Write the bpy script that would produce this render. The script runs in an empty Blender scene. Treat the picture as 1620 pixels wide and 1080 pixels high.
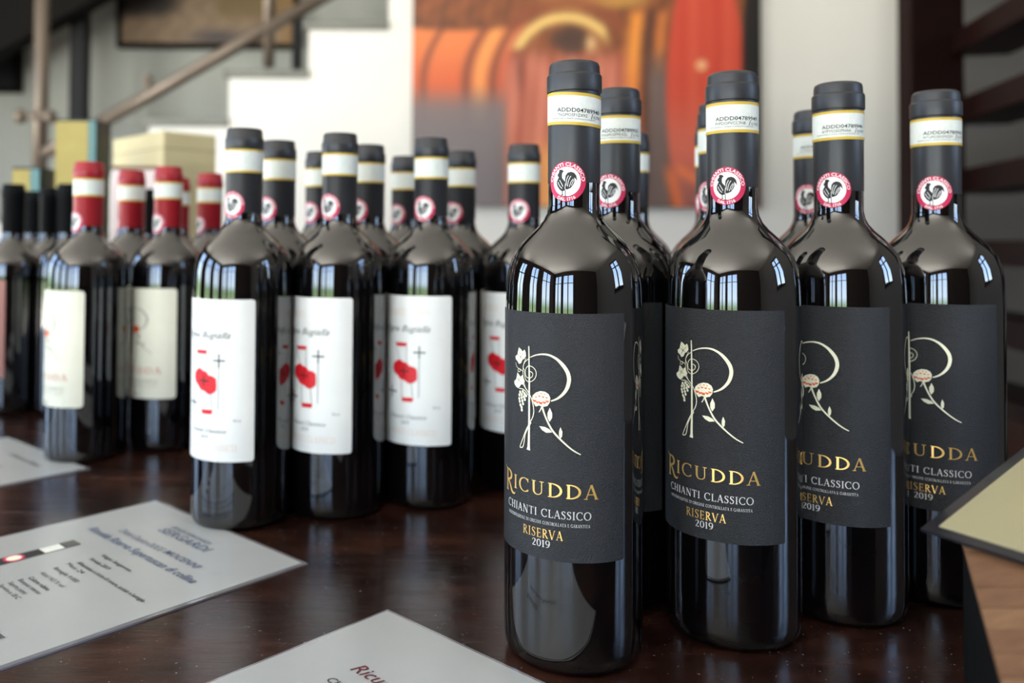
import bpy, math, random
from math import sin, cos, pi, radians as R_
from mathutils import Vector, Matrix
from mathutils.geometry import tessellate_polygon
random.seed(7)
S = bpy.context.scene
COL = S.collection
TZ = 0.76                       # height of the table top above the floor

# ------------------------------------------------------------ camera
cd = bpy.data.cameras.new('camera'); cam = bpy.data.objects.new('camera', cd); COL.objects.link(cam)
cd.sensor_width = 36.0; cd.sensor_fit = 'HORIZONTAL'
cd.lens = 1342.12 * 36 / 1620
cd.shift_x = (810 - 698.84) / 1620; cd.shift_y = (351.98 - 540) / 1620
cam.location = (0, 0, TZ + 0.22275)
cam.rotation_euler = (Matrix.Rotation(R_(90 + 1.2491), 3, 'X') @ Matrix.Rotation(R_(0.3544), 3, 'Z')).to_euler()
cd.clip_start = 0.02; cd.clip_end = 60
cd.dof.use_dof = True; cd.dof.focus_distance = 0.452; cd.dof.aperture_fstop = 5.2
S.camera = cam
# ------------------------------------------------------------ view + world
S.view_settings.view_transform = 'Standard'; S.view_settings.look = 'None'
S.view_settings.gamma = 1.0; S.view_settings.use_curve_mapping = False
S.view_settings.exposure = -0.06
W = bpy.data.worlds.new('sky'); S.world = W; W.use_nodes = True
wn = W.node_tree; wn.nodes.clear()
tc = wn.nodes.new('ShaderNodeTexCoord'); sx = wn.nodes.new('ShaderNodeSeparateXYZ')
cr = wn.nodes.new('ShaderNodeValToRGB'); mr = wn.nodes.new('ShaderNodeMapRange')
bg = wn.nodes.new('ShaderNodeBackground'); wo = wn.nodes.new('ShaderNodeOutputWorld')
mr.inputs[1].default_value = -1; mr.inputs[2].default_value = 1
el = cr.color_ramp.elements
el[0].position = 0.0; el[0].color = (1.0, .97, .90, 1)  # unseen ground below the horizon, brightened to light ceiling and walls
el[1].position = 1.0; el[1].color = (.13, .20, .32, 1)
for p, c in ((.455, (.98, .96, .88, 1)), (.475, (.12, .17, .09, 1)), (.50, (.10, .15, .08, 1)), (.525, (.29, .36, .43, 1)), (.64, (.19, .28, .44, 1))):
    e = el.new(p); e.color = c
bg.inputs[1].default_value = 25.0
wn.links.new(tc.outputs['Generated'], sx.inputs[0]); wn.links.new(sx.outputs[2], mr.inputs[0])
wn.links.new(mr.outputs[0], cr.inputs[0]); wn.links.new(cr.outputs[0], bg.inputs[0]); wn.links.new(bg.outputs[0], wo.inputs[0])
# unseen windows, known from reflections: (wall, a0, a1, z0, z1)
ROOM = dict(x0=-3.4, x1=2.3, y0=-3.4, y1=4.0, h=2.75)
WINS = [('left', -2.7, -1.3, .12, 2.5), ('left', -.65, .35, .12, 2.5), ('left', 1.3, 2.4, .12, 2.5),  # last left window is added to light the stair wall
        ('front', -3.2, -2.1, .1, 2.45), ('front', -1.9, -.55, .1, 2.45), ('right', -.75, .15, 1.1, 2.4)]
for i, (w, a0, a1, z0, z1) in enumerate(WINS):      # portals guide the sky and bright ground light through each opening
    L = bpy.data.lights.new('window_portal', 'AREA'); L.shape = 'RECTANGLE'; L.size = a1 - a0; L.size_y = z1 - z0
    L.cycles.is_portal = True
    o = bpy.data.objects.new('window_portal', L); COL.objects.link(o); zc = (z0 + z1) / 2; ac = (a0 + a1) / 2
    if w == 'left': o.location = (ROOM['x0'] - .12, ac, zc); o.rotation_euler = (R_(90), 0, R_(-90))
    elif w == 'right': o.location = (ROOM['x1'] + .12, ac, zc); o.rotation_euler = (R_(90), 0, R_(90))
    else: o.location = (ac, ROOM['y0'] - .12, zc); o.rotation_euler = (R_(90), 0, 0)

# ------------------------------------------------------------ materials
def srgb(r, g, b):
    f = lambda c: (c / 12.92 if c <= .04045 else ((c + .055) / 1.055) ** 2.4)
    return (f(r / 255), f(g / 255), f(b / 255), 1)
def mat(name, col, rough=.6, metal=0, ior=1.45, coat=0, bump=None, noise=None, spec=.5):
    m = bpy.data.materials.new(name); m.use_nodes = True; nt = m.node_tree
    b = nt.nodes['Principled BSDF']
    b.inputs['Base Color'].default_value = col; b.inputs['Roughness'].default_value = rough
    b.inputs['Metallic'].default_value = metal; b.inputs['IOR'].default_value = ior
    b.inputs['Coat Weight'].default_value = coat; b.inputs['Coat Roughness'].default_value = .04
    b.inputs['Specular IOR Level'].default_value = spec
    tcn = None
    if bump or noise:
        tcn = nt.nodes.new('ShaderNodeTexCoord')
    if bump:
        sc, st, dist = bump
        n = nt.nodes.new('ShaderNodeTexNoise'); n.inputs['Scale'].default_value = sc; n.inputs['Detail'].default_value = 3
        bp = nt.nodes.new('ShaderNodeBump'); bp.inputs['Strength'].default_value = st; bp.inputs['Distance'].default_value = dist
        nt.links.new(tcn.outputs['Object'], n.inputs['Vector']); nt.links.new(n.outputs[0], bp.inputs['Height'])
        nt.links.new(bp.outputs[0], b.inputs['Normal'])
    if noise:
        sc, c2, stretch = noise
        mp = nt.nodes.new('ShaderNodeMapping'); mp.inputs['Scale'].default_value = stretch
        n = nt.nodes.new('ShaderNodeTexNoise'); n.inputs['Scale'].default_value = sc; n.inputs['Detail'].default_value = 6
        n.inputs['Roughness'].default_value = .65
        rp = nt.nodes.new('ShaderNodeValToRGB'); rp.color_ramp.elements[0].position = .32; rp.color_ramp.elements[1].position = .68
        rp.color_ramp.elements[0].color = col; rp.color_ramp.elements[1].color = c2
        nt.links.new(tcn.outputs['Object'], mp.inputs[0]); nt.links.new(mp.outputs[0], n.inputs['Vector'])
        nt.links.new(n.outputs[0], rp.inputs[0]); nt.links.new(rp.outputs[0], b.inputs['Base Color'])
    return m
def vcmat(name, rough=.5):
    m = bpy.data.materials.new(name); m.use_nodes = True; nt = m.node_tree
    a = nt.nodes.new('ShaderNodeAttribute'); a.attribute_name = 'print'
    nt.links.new(a.outputs['Color'], nt.nodes['Principled BSDF'].inputs['Base Color'])
    nt.nodes['Principled BSDF'].inputs['Roughness'].default_value = rough
    return m
M = dict(
    glass=mat('dark_bottle_glass', (.0022, .0018, .002, 1), .02, ior=1.9),
    capb=mat('black_capsule_foil', (.022, .023, .026, 1), .42, ior=1.5, noise=(60, (.026, .027, .031, 1), (1, 1, 1))),
    capd=mat('dark_capsule_foil', (.0025, .003, .0035, 1), .6, spec=.12),
    capr=mat('red_capsule_foil', srgb(150, 22, 34), .38, noise=(40, srgb(160, 28, 40), (1, 1, 1))),
    labk=mat('black_label_paper', (.0100, .0104, .0122, 1), .36, ior=1.48, bump=(1700, 1.0, .0009), noise=(1100, (.020, .021, .025, 1), (1, 1, 1.6))),
    labw=mat('white_label_paper', srgb(240, 240, 238), .55, noise=(30, srgb(235, 236, 234), (1, 1, 1))),
    labc=mat('cream_label_paper', srgb(236, 233, 216), .55, noise=(30, srgb(230, 227, 208), (1, 1, 1))),
    labp=mat('dusty_pink_label_paper', srgb(170, 120, 112), .6),
    strip=mat('seal_strip_paper', srgb(226, 230, 224), .6, noise=(400, srgb(214, 220, 214), (1, 1, 1))),
    goldp=mat('gold_print', srgb(205, 172, 62), .5),
    foil=mat('gold_foil_lettering', srgb(246, 200, 118), .34, metal=.6),
    cream=mat('cream_print', srgb(232, 228, 200), .5),
    silver=mat('pale_silver_print', srgb(205, 203, 200), .45),
    grey=mat('grey_print', srgb(150, 148, 138), .6),
    red=mat('red_print', srgb(214, 28, 40), .5),
    orange=mat('orange_print', srgb(226, 84, 40), .5),
    pale=mat('pale_orange_print', srgb(232, 208, 192), .6),
    pink=mat('crimson_seal_print', srgb(196, 40, 84), .5),
    white=mat('white_print', srgb(243, 242, 240), .5),
    ink=mat('black_ink', srgb(28, 28, 30), .6),
    inkg=mat('grey_ink', srgb(86, 86, 84), .6),
    blue=mat('blue_grey_ink', srgb(86, 96, 122), .6),
    wine=mat('dark_red_ink', srgb(92, 22, 36), .6),
    paper=mat('printed_sheet_paper', srgb(158, 162, 163), .3, noise=(12, srgb(164, 168, 168), (1, 1, 1))),
    lam=mat('clear_laminate_edge', srgb(120, 118, 122), .08, coat=.6),
    lamd=mat('dark_laminate_edge', srgb(24, 24, 30), .12),
    sheetc=mat('cream_sheet_paper', srgb(146, 140, 114), .4, noise=(6, srgb(156, 147, 102), (1, 1, 1))),
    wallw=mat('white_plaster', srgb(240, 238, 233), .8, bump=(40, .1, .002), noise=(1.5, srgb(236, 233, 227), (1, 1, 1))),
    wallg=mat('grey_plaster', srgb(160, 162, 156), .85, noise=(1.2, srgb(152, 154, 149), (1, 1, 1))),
    ceil=mat('white_ceiling_paint', srgb(242, 240, 236), .9, noise=(1.2, srgb(236, 234, 228), (1, 1, 1))),
    stone=mat('grey_stone_tread', srgb(128, 128, 122), .5, noise=(14, srgb(112, 112, 106), (1, 1, 1))),
    steel=mat('brushed_steel', srgb(122, 110, 99), .42, metal=.6),
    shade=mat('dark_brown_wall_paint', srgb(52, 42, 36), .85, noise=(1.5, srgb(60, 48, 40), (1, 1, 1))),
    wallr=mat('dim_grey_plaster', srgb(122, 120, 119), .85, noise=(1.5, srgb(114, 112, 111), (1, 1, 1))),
    iron=mat('dark_painted_iron', srgb(30, 30, 32), .55, spec=.2),
    dwood=mat('dark_mahogany', srgb(18, 8, 7), .5, noise=(6, srgb(30, 11, 9), (6, 6, .8)), spec=.15),
    beam=mat('blackened_wood', srgb(12, 10, 9), .7, noise=(5, srgb(18, 15, 13), (1, 6, 6)), spec=.1),
    boardA=mat('light_stave_wood', srgb(128, 96, 68), .55, noise=(30, srgb(108, 78, 54), (1, 8, 8))),
    boardB=mat('mid_stave_wood', srgb(112, 80, 56), .55, noise=(30, srgb(96, 66, 45), (1, 8, 8))),
    boardC=mat('dark_stave_wood', srgb(92, 60, 40), .55, noise=(30, srgb(76, 48, 32), (1, 8, 8))),
    black=mat('black_lacquer', srgb(8, 8, 8), .6, spec=.2),
    gold=mat('gold_carton', srgb(170, 154, 82), .5, noise=(20, srgb(162, 145, 73), (1, 1, 1))),
    teal=mat('teal_carton', srgb(92, 132, 134), .5),
    green=mat('dark_green_carton', srgb(9, 24, 21), .5),
    boxc=mat('cream_carton', srgb(204, 192, 152), .6, noise=(8, srgb(197, 183, 138), (1, 1, 1))),
    boxp=mat('pinkish_white_carton', srgb(226, 210, 208), .6),
    brown=mat('brown_carton_edge', srgb(120, 92, 66), .6),
    poster=vcmat('poster_print_and_sheen', .45), paint=vcmat('painting_print', .6),
)
# table wood: mottled dark brown lacquer with fine scratches
def table_mat():
    m = bpy.data.materials.new('dark_lacquered_table_wood'); m.use_nodes = True; nt = m.node_tree; b = nt.nodes['Principled BSDF']
    N = nt.nodes.new; lk = nt.links.new
    t = N('ShaderNodeTexCoord')
    def noise(sc, stretch, det=6):
        mp = N('ShaderNodeMapping'); mp.inputs['Scale'].default_value = stretch; mp.inputs['Rotation'].default_value = (0, 0, .25)
        n = N('ShaderNodeTexNoise'); n.inputs['Scale'].default_value = sc; n.inputs['Detail'].default_value = det; n.inputs['Roughness'].default_value = .68
        lk(t.outputs['Object'], mp.inputs[0]); lk(mp.outputs[0], n.inputs['Vector']); return n
    n1 = noise(9, (1, 2.2, 1)); r1 = N('ShaderNodeValToRGB'); e = r1.color_ramp.elements
    e[0].position = .3; e[0].color = (.005, .0025, .0018, 1); e[1].position = .72; e[1].color = (.058, .021, .013, 1)
    x = e.new(.5); x.color = (.018, .007, .0046, 1)
    lk(n1.outputs[0], r1.inputs[0])
    n2 = noise(420, (1, 1, 1), 2); r2 = N('ShaderNodeValToRGB'); r2.color_ramp.elements[0].position = .70; r2.color_ramp.elements[1].position = .73
    lk(n2.outputs[0], r2.inputs[0])
    mx = N('ShaderNodeMix'); mx.data_type = 'RGBA'; mx.inputs['B'].default_value = (.22, .18, .15, 1)
    lk(r2.outputs[0], mx.inputs['Factor']); lk(r1.outputs[0], mx.inputs['A']); lk(mx.outputs['Result'], b.inputs['Base Color'])
    n3 = noise(24, (.3, 2.5, 1)); mr = N('ShaderNodeMapRange'); mr.inputs[1].default_value = .3; mr.inputs[2].default_value = .7
    mr.inputs[3].default_value = .12; mr.inputs[4].default_value = .3
    lk(n3.outputs[0], mr.inputs[0]); lk(mr.outputs[0], b.inputs['Roughness'])
    bp = N('ShaderNodeBump'); bp.inputs['Strength'].default_value = .25; bp.inputs['Distance'].default_value = .0006
    b.inputs['Specular IOR Level'].default_value = .38
    n4 = noise(90, (.4, 3, 1)); lk(n4.outputs[0], bp.inputs['Height']); lk(bp.outputs[0], b.inputs['Normal'])
    return m
M['table'] = table_mat()
def floor_mat():
    m = bpy.data.materials.new('parquet_floor_wood'); m.use_nodes = True; nt = m.node_tree; b = nt.nodes['Principled BSDF']
    t = nt.nodes.new('ShaderNodeTexCoord'); k = nt.nodes.new('ShaderNodeTexBrick')
    k.inputs['Scale'].default_value = 2.2; k.inputs['Color1'].default_value = srgb(150, 104, 70); k.inputs['Color2'].default_value = srgb(116, 76, 50)
    k.inputs['Mortar'].default_value = srgb(50, 32, 22); k.inputs['Mortar Size'].default_value = .006; k.inputs['Row Height'].default_value = .16
    nt.links.new(t.outputs['Object'], k.inputs['Vector']); nt.links.new(k.outputs[0], b.inputs['Base Color']); b.inputs['Roughness'].default_value = .4
    return m
M['floor'] = floor_mat()

# ------------------------------------------------------------ mesh helpers
class MB:
    def __init__(s): s.v = []; s.f = []; s.mi = []
    def add(s, vs, fs, mi=0):
        b = len(s.v); s.v += [tuple(x) for x in vs]; s.f += [tuple(b + i for i in f) for f in fs]; s.mi += [mi] * len(fs); return s
    def box(s, x0, x1, y0, y1, z0, z1, mi=0, M4=None):
        v = [(x, y, z) for z in (z0, z1) for y in (y0, y1) for x in (x0, x1)]
        if M4 is not None: v = [tuple(M4 @ Vector(p)) for p in v]
        return s.add(v, [(0, 2, 3, 1), (4, 5, 7, 6), (0, 1, 5, 4), (1, 3, 7, 5), (3, 2, 6, 7), (2, 0, 4, 6)], mi)
    def tube(s, a, b, r, n=16, mi=0):
        a = Vector(a); b = Vector(b); d = (b - a).normalized(); u = d.orthogonal().normalized(); w = d.cross(u)
        vs = [tuple(p + (u * cos(2 * pi * i / n) + w * sin(2 * pi * i / n)) * r) for p in (a, b) for i in range(n)]
        fs = [(i, (i + 1) % n, n + (i + 1) % n, n + i) for i in range(n)] + [tuple(range(n))[::-1], tuple(range(n, 2 * n))]
        return s.add(vs, fs, mi)
    def lathe(s, prof, n=64, mi=0):
        vs = []; fs = []
        for r, z in prof:
            vs += [(r * cos(2 * pi * i / n), r * sin(2 * pi * i / n), z) for i in range(n)]
        for k in range(len(prof) - 1):
            for i in range(n):
                j = (i + 1) % n; fs.append((k * n + i, k * n + j, (k + 1) * n + j, (k + 1) * n + i))
        fs.append(tuple(range(n))[::-1]); fs.append(tuple((len(prof) - 1) * n + i for i in range(n)))
        return s.add(vs, fs, mi)
    def sphere(s, c, r, n=14, mi=0):
        prof = [(r * sin(pi * k / 8), r * -cos(pi * k / 8)) for k in range(1, 8)]
        b = MB().lathe(prof, n); return s.add([(x + c[0], y + c[1], z + c[2]) for x, y, z in b.v], b.f, mi)
    def mesh(s, name, mats, smooth=False, bevel=0):
        me = bpy.data.meshes.new(name); me.from_pydata(s.v, [], s.f)
        for m in (mats if isinstance(mats, (list, tuple)) else [mats]): me.materials.append(m)
        for p, i in zip(me.polygons, s.mi): p.material_index = i
        if smooth:
            for p in me.polygons: p.use_smooth = len(p.vertices) == 4 if smooth == 'quads' else True
        me.update(); return me
    def build(s, name, mats, parent=None, smooth=False, bevel=0):
        o = bpy.data.objects.new(name, s.mesh(name, mats, smooth)); COL.objects.link(o)
        if parent: o.parent = parent
        if bevel:
            b = o.modifiers.new('bevel', 'BEVEL'); b.width = bevel; b.segments = 2; b.limit_method = 'ANGLE'
        return o
def inst(me, name, parent, loc=(0, 0, 0), rz=0):
    o = bpy.data.objects.new(name, me); COL.objects.link(o); o.parent = parent; o.location = loc; o.rotation_euler.z = rz; return o
def thing(name, label, cat, loc=(0, 0, 0), rz=0, group=None):
    o = bpy.data.objects.new(name, None); COL.objects.link(o); o.location = loc; o.rotation_euler.z = rz
    o.empty_display_size = .02
    return tag(o, label, cat, group)
def tag(o, label, cat, group=None):
    o['label'] = label; o['category'] = cat
    if group: o['group'] = group
    return o
def struct(o): o['kind'] = 'structure'; return o
# world point seen at a pixel of the photograph, at depth Y from the camera (real distances in metres)
def aty(px, py, Y):
    x, y = px - 698.84, py - 351.98; c, s = cos(R_(.3544)), sin(R_(.3544)); x, y = c * x + s * y, -s * x + c * y
    X, u = x / 1342.12, -y / 1342.12; c, s = cos(R_(1.2491)), sin(R_(1.2491)); d = c - u * s
    return Vector((X * Y / d, Y, TZ + .22275 + (s + u * c) * Y / d))

# ------------------------------------------------------------ flat print helpers: 2-D shapes in mm, wrapped or laid flat
def ribbon(pts, w):
    """polyline -> list of quads; w single width or per-point widths"""
    n = len(pts); ws = w if isinstance(w, (list, tuple)) else [w] * n; L = []
    for i in range(n):
        a = Vector(pts[max(i - 1, 0)]); b = Vector(pts[min(i + 1, n - 1)]); d = (b - a)
        d = d.normalized() if d.length > 1e-9 else Vector((1, 0)); nn = Vector((-d.y, d.x)); p = Vector(pts[i])
        L.append((p + nn * ws[i] / 2, p - nn * ws[i] / 2))
    return [[tuple(L[i][1]), tuple(L[i + 1][1]), tuple(L[i + 1][0]), tuple(L[i][0])] for i in range(n - 1)]
def smoothline(pts, k=4):
    out = []; n = len(pts)
    for i in range(n - 1):
        p0 = Vector(pts[max(i - 1, 0)]); p1 = Vector(pts[i]); p2 = Vector(pts[i + 1]); p3 = Vector(pts[min(i + 2, n - 1)])
        for j in range(k):
            t = j / k
            out.append(tuple(.5 * ((2 * p1) + (p2 - p0) * t + (2 * p0 - 5 * p1 + 4 * p2 - p3) * t * t + (3 * p1 - p0 - 3 * p2 + p3) * t ** 3)))
    out.append(tuple(pts[-1])); return out
def lerpw(ws, n):
    o = []
    for i in range(n):
        t = i / (n - 1) * (len(ws) - 1); k = min(int(t), len(ws) - 2); o.append(ws[k] + (ws[k + 1] - ws[k]) * (t - k))
    return o
def curve(pts, w, k=4):
    p = smoothline(pts, k); return ribbon(p, lerpw(w, len(p)) if isinstance(w, (list, tuple)) else w)
def disc(cx, cy, r, n=12): return [[(cx + r * cos(2 * pi * i / n), cy + r * sin(2 * pi * i / n)) for i in range(n)]]
def tri(poly):
    t = tessellate_polygon([[Vector((x, y, 0)) for x, y in poly]])
    return [[poly[i] for i in f] for f in t]
def clipx(poly, x0, x1):
    for s, c in ((1, x0), (-1, x1)):
        out = []
        for i in range(len(poly)):
            a, b = poly[i - 1], poly[i]; da, db = s * (a[0] - c), s * (b[0] - c)
            if (da >= 0) != (db >= 0):
                t = da / (da - db); out.append((c, a[1] + (b[1] - a[1]) * t))
            if db >= 0: out.append(b)
        poly = out
        if len(poly) < 3: return []
    return poly
def strips(polys, dx=2.0):
    out = []
    for p in polys:
        lo = min(x for x, y in p); hi = max(x for x, y in p)
        if hi - lo < dx * 1.3: out.append(p); continue
        for t in (tri(p) if len(p) > 4 else [p]):
            l2 = min(x for x, y in t); h2 = max(x for x, y in t); k = math.floor(l2 / dx)
            while k * dx < h2:
                c = clipx(t, k * dx, (k + 1) * dx)
                if c: out.append(c)
                k += 1
    return out
def wrap(mb, polys, r, mi=0, dx=2.0):
    """mm shapes -> skin on a cylinder of radius r (m); u = 0 faces -Y"""
    for p in strips(polys, dx):
        ar = sum(p[i - 1][0] * p[i][1] - p[i][0] * p[i - 1][1] for i in range(len(p)))
        if abs(ar) < 1e-5: continue
        if ar < 0: p = p[::-1]
        mb.add([(r * sin(u / 1000 / r), -r * cos(u / 1000 / r), v / 1000) for u, v in p], [tuple(range(len(p)))], mi)
    return mb
def flat(mb, polys, z, mi=0):
    """mm shapes laid on a sheet: u right, v down the page"""
    for p in polys:
        if sum(p[i - 1][0] * p[i][1] - p[i][0] * p[i - 1][1] for i in range(len(p))) < 0: p = p[::-1]
        mb.add([(u / 1000, v / 1000, z) for u, v in p], [tuple(range(len(p)))], mi)
    return mb
# sans lettering from Blender's own font
def sans(text, h, shear=0, bold=0):
    c = bpy.data.curves.new('t', 'FONT'); c.body = text; c.resolution_u = 2; c.shear = shear; c.offset = bold
    o = bpy.data.objects.new('t', c); COL.objects.link(o); dg = bpy.context.evaluated_depsgraph_get()
    me = o.evaluated_get(dg).to_mesh(); k = h / .70
    out = [[(me.vertices[i].co.x * k, me.vertices[i].co.y * k) for i in p.vertices] for p in me.polygons]
    o.evaluated_get(dg).to_mesh_clear(); bpy.data.objects.remove(o); bpy.data.curves.remove(c); return out
def place(polys, x, y, width=None, align='l'):
    lo = min(p[0] for q in polys for p in q); hi = max(p[0] for q in polys for p in q); k = (width / (hi - lo)) if width else 1
    off = {'l': 0, 'c': (hi - lo) * k / 2, 'r': (hi - lo) * k}[align]
    return [[((px - lo) * k - off + x, py + y) for px, py in q] for q in polys]
# roman serif capitals built from thick and thin strokes, cap height 1
TK, TN = .15, .062
def arc(cx, cy, rx, ry, a0, a1, n=14):
    P = [(cx + rx * cos(R_(a0 + (a1 - a0) * i / n)), cy + ry * sin(R_(a0 + (a1 - a0) * i / n))) for i in range(n + 1)]
    Wd = [TN + (TK - TN) * abs(cos(R_(a0 + (a1 - a0) * i / n))) ** 1.3 for i in range(n + 1)]
    return ribbon(P, Wd)
def ser(x, y, l=.15): return ribbon([(x - l, y), (x + l, y)], .05)
def stem(x, w=TK, y0=0, y1=1, s0=True, s1=True):
    o = ribbon([(x, y0), (x, y1)], w)
    if s0: o += ser(x, y0 + .025)
    if s1: o += ser(x, y1 - .025)
    return o
def ln(a, b, w): return ribbon([a, b], w)
def glyph(c):
    if c == 'I': return .4, stem(.2)
    if c == 'H': return .98, stem(.2) + stem(.78) + ln((.2, .52), (.78, .52), TN)
    if c == 'N': return 1.0, stem(.18, TN) + stem(.82, TN, 0, 1, False) + ln((.17, 1), (.82, 0), TK)
    if c == 'A': return .86, ln((.1, 0), (.43, 1.02), TN) + ln((.43, 1.02), (.76, 0), TK) + ln((.2, .34), (.64, .34), TN) + ser(.1, .025, .12) + ser(.76, .025, .13)
    if c == 'T': return .8, stem(.4, TK, 0, 1, True, False) + ln((.03, .97), (.77, .97), TN) + ln((.05, 1), (.03, .8), TN) + ln((.75, 1), (.77, .8), TN)
    if c == 'C': return .88, arc(.5, .5, .43, .49, 48, 312) + ln((.79, .98), (.8, .72), TN) + ln((.79, .04), (.81, .2), TN)
    if c == 'G': return .95, arc(.5, .5, .43, .49, 48, 312) + ln((.79, .98), (.8, .72), TN) + stem(.82, TK, .04, .44, False, True)
    if c == 'O' or c == '0': return (1.0, arc(.5, .5, .43, .49, 0, 360, 24)) if c == 'O' else (.66, arc(.33, .5, .25, .49, 0, 360, 20))
    if c == 'S':
        P = [(.52, .80), (.46, .93), (.32, .98), (.17, .92), (.12, .76), (.22, .62), (.4, .49), (.52, .34), (.48, .12), (.3, .02), (.15, .06), (.07, .2)]
        return .62, curve(P, [TN, TN, TN, .1, TK, TK, TK, TK, .1, TN, TN, TN], 2) + ln((.53, .98), (.53, .76), TN) + ln((.07, .02), (.07, .24), TN)
    if c == 'L': return .72, stem(.2) + ln((.2, .03), (.68, .03), TN) + ln((.67, 0), (.69, .22), TN)
    if c == 'D': return .98, stem(.2) + arc(.28, .5, .6, .47, -90, 90) + ln((.2, .97), (.3, .97), TN) + ln((.2, .03), (.3, .03), TN)
    if c == 'U': return .98, stem(.2, TK, .34, 1, False, True) + ribbon([(.2, .36), (.22, .2), (.32, .07), (.48, .03), (.64, .07), (.75, .2), (.77, .36)], [TK, .13, .09, TN, TN, TN, TN]) + stem(.77, TN, .34, 1, False, True)
    if c == 'R': return .82, stem(.2) + arc(.26, .745, .34, .225, -90, 90) + ln((.2, .97), (.27, .97), TN) + ln((.2, .52), (.27, .52), TN) + ln((.36, .52), (.76, .02), TK) + ser(.78, .025, .09)
    if c == 'P': return .7, stem(.2) + arc(.26, .73, .34, .24, -90, 90) + ln((.2, .97), (.27, .97), TN) + ln((.2, .49), (.27, .49), TN)
    if c == 'E': return .7, stem(.2) + ln((.2, .97), (.6, .97), TN) + ln((.2, .51), (.54, .51), TN) + ln((.2, .03), (.64, .03), TN) + ln((.6, 1), (.61, .8), TN) + ln((.64, 0), (.66, .22), TN) + ln((.54, .42), (.54, .6), TN)
    if c == 'M': return 1.16, stem(.16, TN) + stem(1.0, TK) + ln((.16, 1), (.57, .05), TK) + ln((.57, .05), (.98, 1), TN)
    if c == 'V': return .86, ln((.1, 1), (.44, -.02), TK) + ln((.44, -.02), (.78, 1), TN) + ser(.1, .975, .13) + ser(.78, .975, .11)
    if c == 'Z': return .74, ln((.08, .97), (.66, .97), TN) + ln((.62, .97), (.1, .03), TK) + ln((.08, .03), (.68, .03), TN) + ln((.08, 1), (.08, .78), TN) + ln((.68, 0), (.69, .22), TN)
    if c == '1': return .42, stem(.22, TK, 0, 1, True, False) + ln((.05, .84), (.22, .98), TN)
    if c == '2': return .62, curve([(.08, .72), (.12, .9), (.28, .98), (.46, .88), (.48, .7), (.34, .42), (.08, .04)], [TN, TN, TN, TK, TK, .1, TN], 3) + ln((.06, .05), (.58, .05), .1)
    if c == '9': return .66, arc(.33, .68, .24, .3, 0, 360, 18) + curve([(.57, .66), (.55, .38), (.4, .12), (.14, 0)], [TK, .13, .1, TN], 3)
    return .42, []
def serif(text, h, gap=.08):
    x = 0; out = []
    for c in text:
        w, q = glyph(c); out += [[((px + x) * h, py * h) for px, py in p] for p in q]; x += w + gap
    return out

# ------------------------------------------------------------ print artwork (mm on the label, centre u = 0)
BOWL = [(-6.3, 162.2), (-2.7, 163.7), (1.5, 164.5), (5.4, 164.2), (9.1, 162.5), (12.2, 159.7), (14.6, 156.2), (15.5, 152.6), (14.9, 149.0), (13.4, 146.0), (11.0, 143.4), (8.6, 141.8), (6.1, 140.8)]
SPIRAL = [(-7.3, 161.3), (-9.8, 159.5), (-11.2, 156.7), (-10.2, 154.7), (-9.9, 151.6), (-8.9, 149.9), (-6.8, 149.3), (-4.1, 150.5), (-2.5, 152.8), (-2.5, 155.2), (-4.2, 157.1), (-6.9, 157.7), (-8.9, 156.4), (-9.6, 154.1), (-8.9, 151.8), (-6.8, 151.3), (-5.0, 152.2), (-4.5, 153.8), (-5.5, 154.7), (-6.8, 154.8)]
LEAF1 = [(-14.6, 166.6), (-12.5, 165.5), (-11.7, 164.7), (-10.2, 165.9), (-9.4, 164.6), (-9.1, 162.5), (-10.6, 160.8), (-11.5, 160.7), (-12.9, 158.4), (-14.6, 157.8), (-15.6, 159.0), (-17.4, 160.0), (-17.8, 161.5), (-16.0, 162.6), (-15.4, 164.6)]
LEAF2 = [(-15.9, 153.2), (-14.3, 152.0), (-13.5, 151.2), (-11.5, 152.4), (-10.8, 150.6), (-9.9, 149.2), (-11.0, 147.5), (-12.8, 147.2), (-13.8, 145.9), (-15.1, 144.9), (-16.9, 145.4), (-18.7, 146.7), (-18.9, 148.2), (-17.3, 149.1), (-16.6, 150.7)]
TEND = [(-17.4, 158.1), (-17.0, 156.6), (-15.4, 155.6), (-14.4, 155.3), (-13.2, 154.6), (-14.4, 153.7), (-15.6, 154.3), (-14.4, 155.3), (-12.9, 155.0), (-11.0, 154.1)]
VINE = [(-11.4, 147.8), (-9.2, 145.6), (-6.8, 143.2), (-5.2, 140.6), (-4.1, 137.1), (-3.8, 134.1), (-4.6, 131.0), (-6.7, 127.6), (-9.1, 123.5), (-11.3, 118.9), (-13.3, 114.8), (-12.9, 114.1), (-11.1, 114.9), (-10.2, 117.8), (-9.4, 121.7), (-7.2, 125.7), (-5.4, 128.4)]
GRAPES = [(-13.5, 143.1), (-11.4, 143.7), (-10.1, 142.7), (-14.1, 141.5), (-12.2, 142.0), (-14.2, 139.6), (-12.3, 140.4), (-10.5, 141.0), (-9.0, 141.8), (-13.8, 138.2), (-11.7, 138.8), (-9.8, 139.7), (-13.2, 136.4), (-11.2, 137.3), (-12.3, 135.3), (-12.1, 133.9)]
FLOWER = [(-5.0, 140.4), (-4.5, 142.5), (-2.5, 144.3), (0.2, 145.4), (2.9, 145.3), (4.9, 144.2), (5.8, 142.4), (5.5, 140.0), (4.2, 138.1), (1.6, 137.3), (-0.5, 137.9), (-2.5, 137.0), (-3.7, 138.4)]
FSTEM = [(1.2, 137.3), (2.6, 133.7), (4.2, 130.3), (6.8, 126.0), (10.5, 122.2), (14.7, 118.6), (18.2, 116.1), (21.5, 114.4)]
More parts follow.
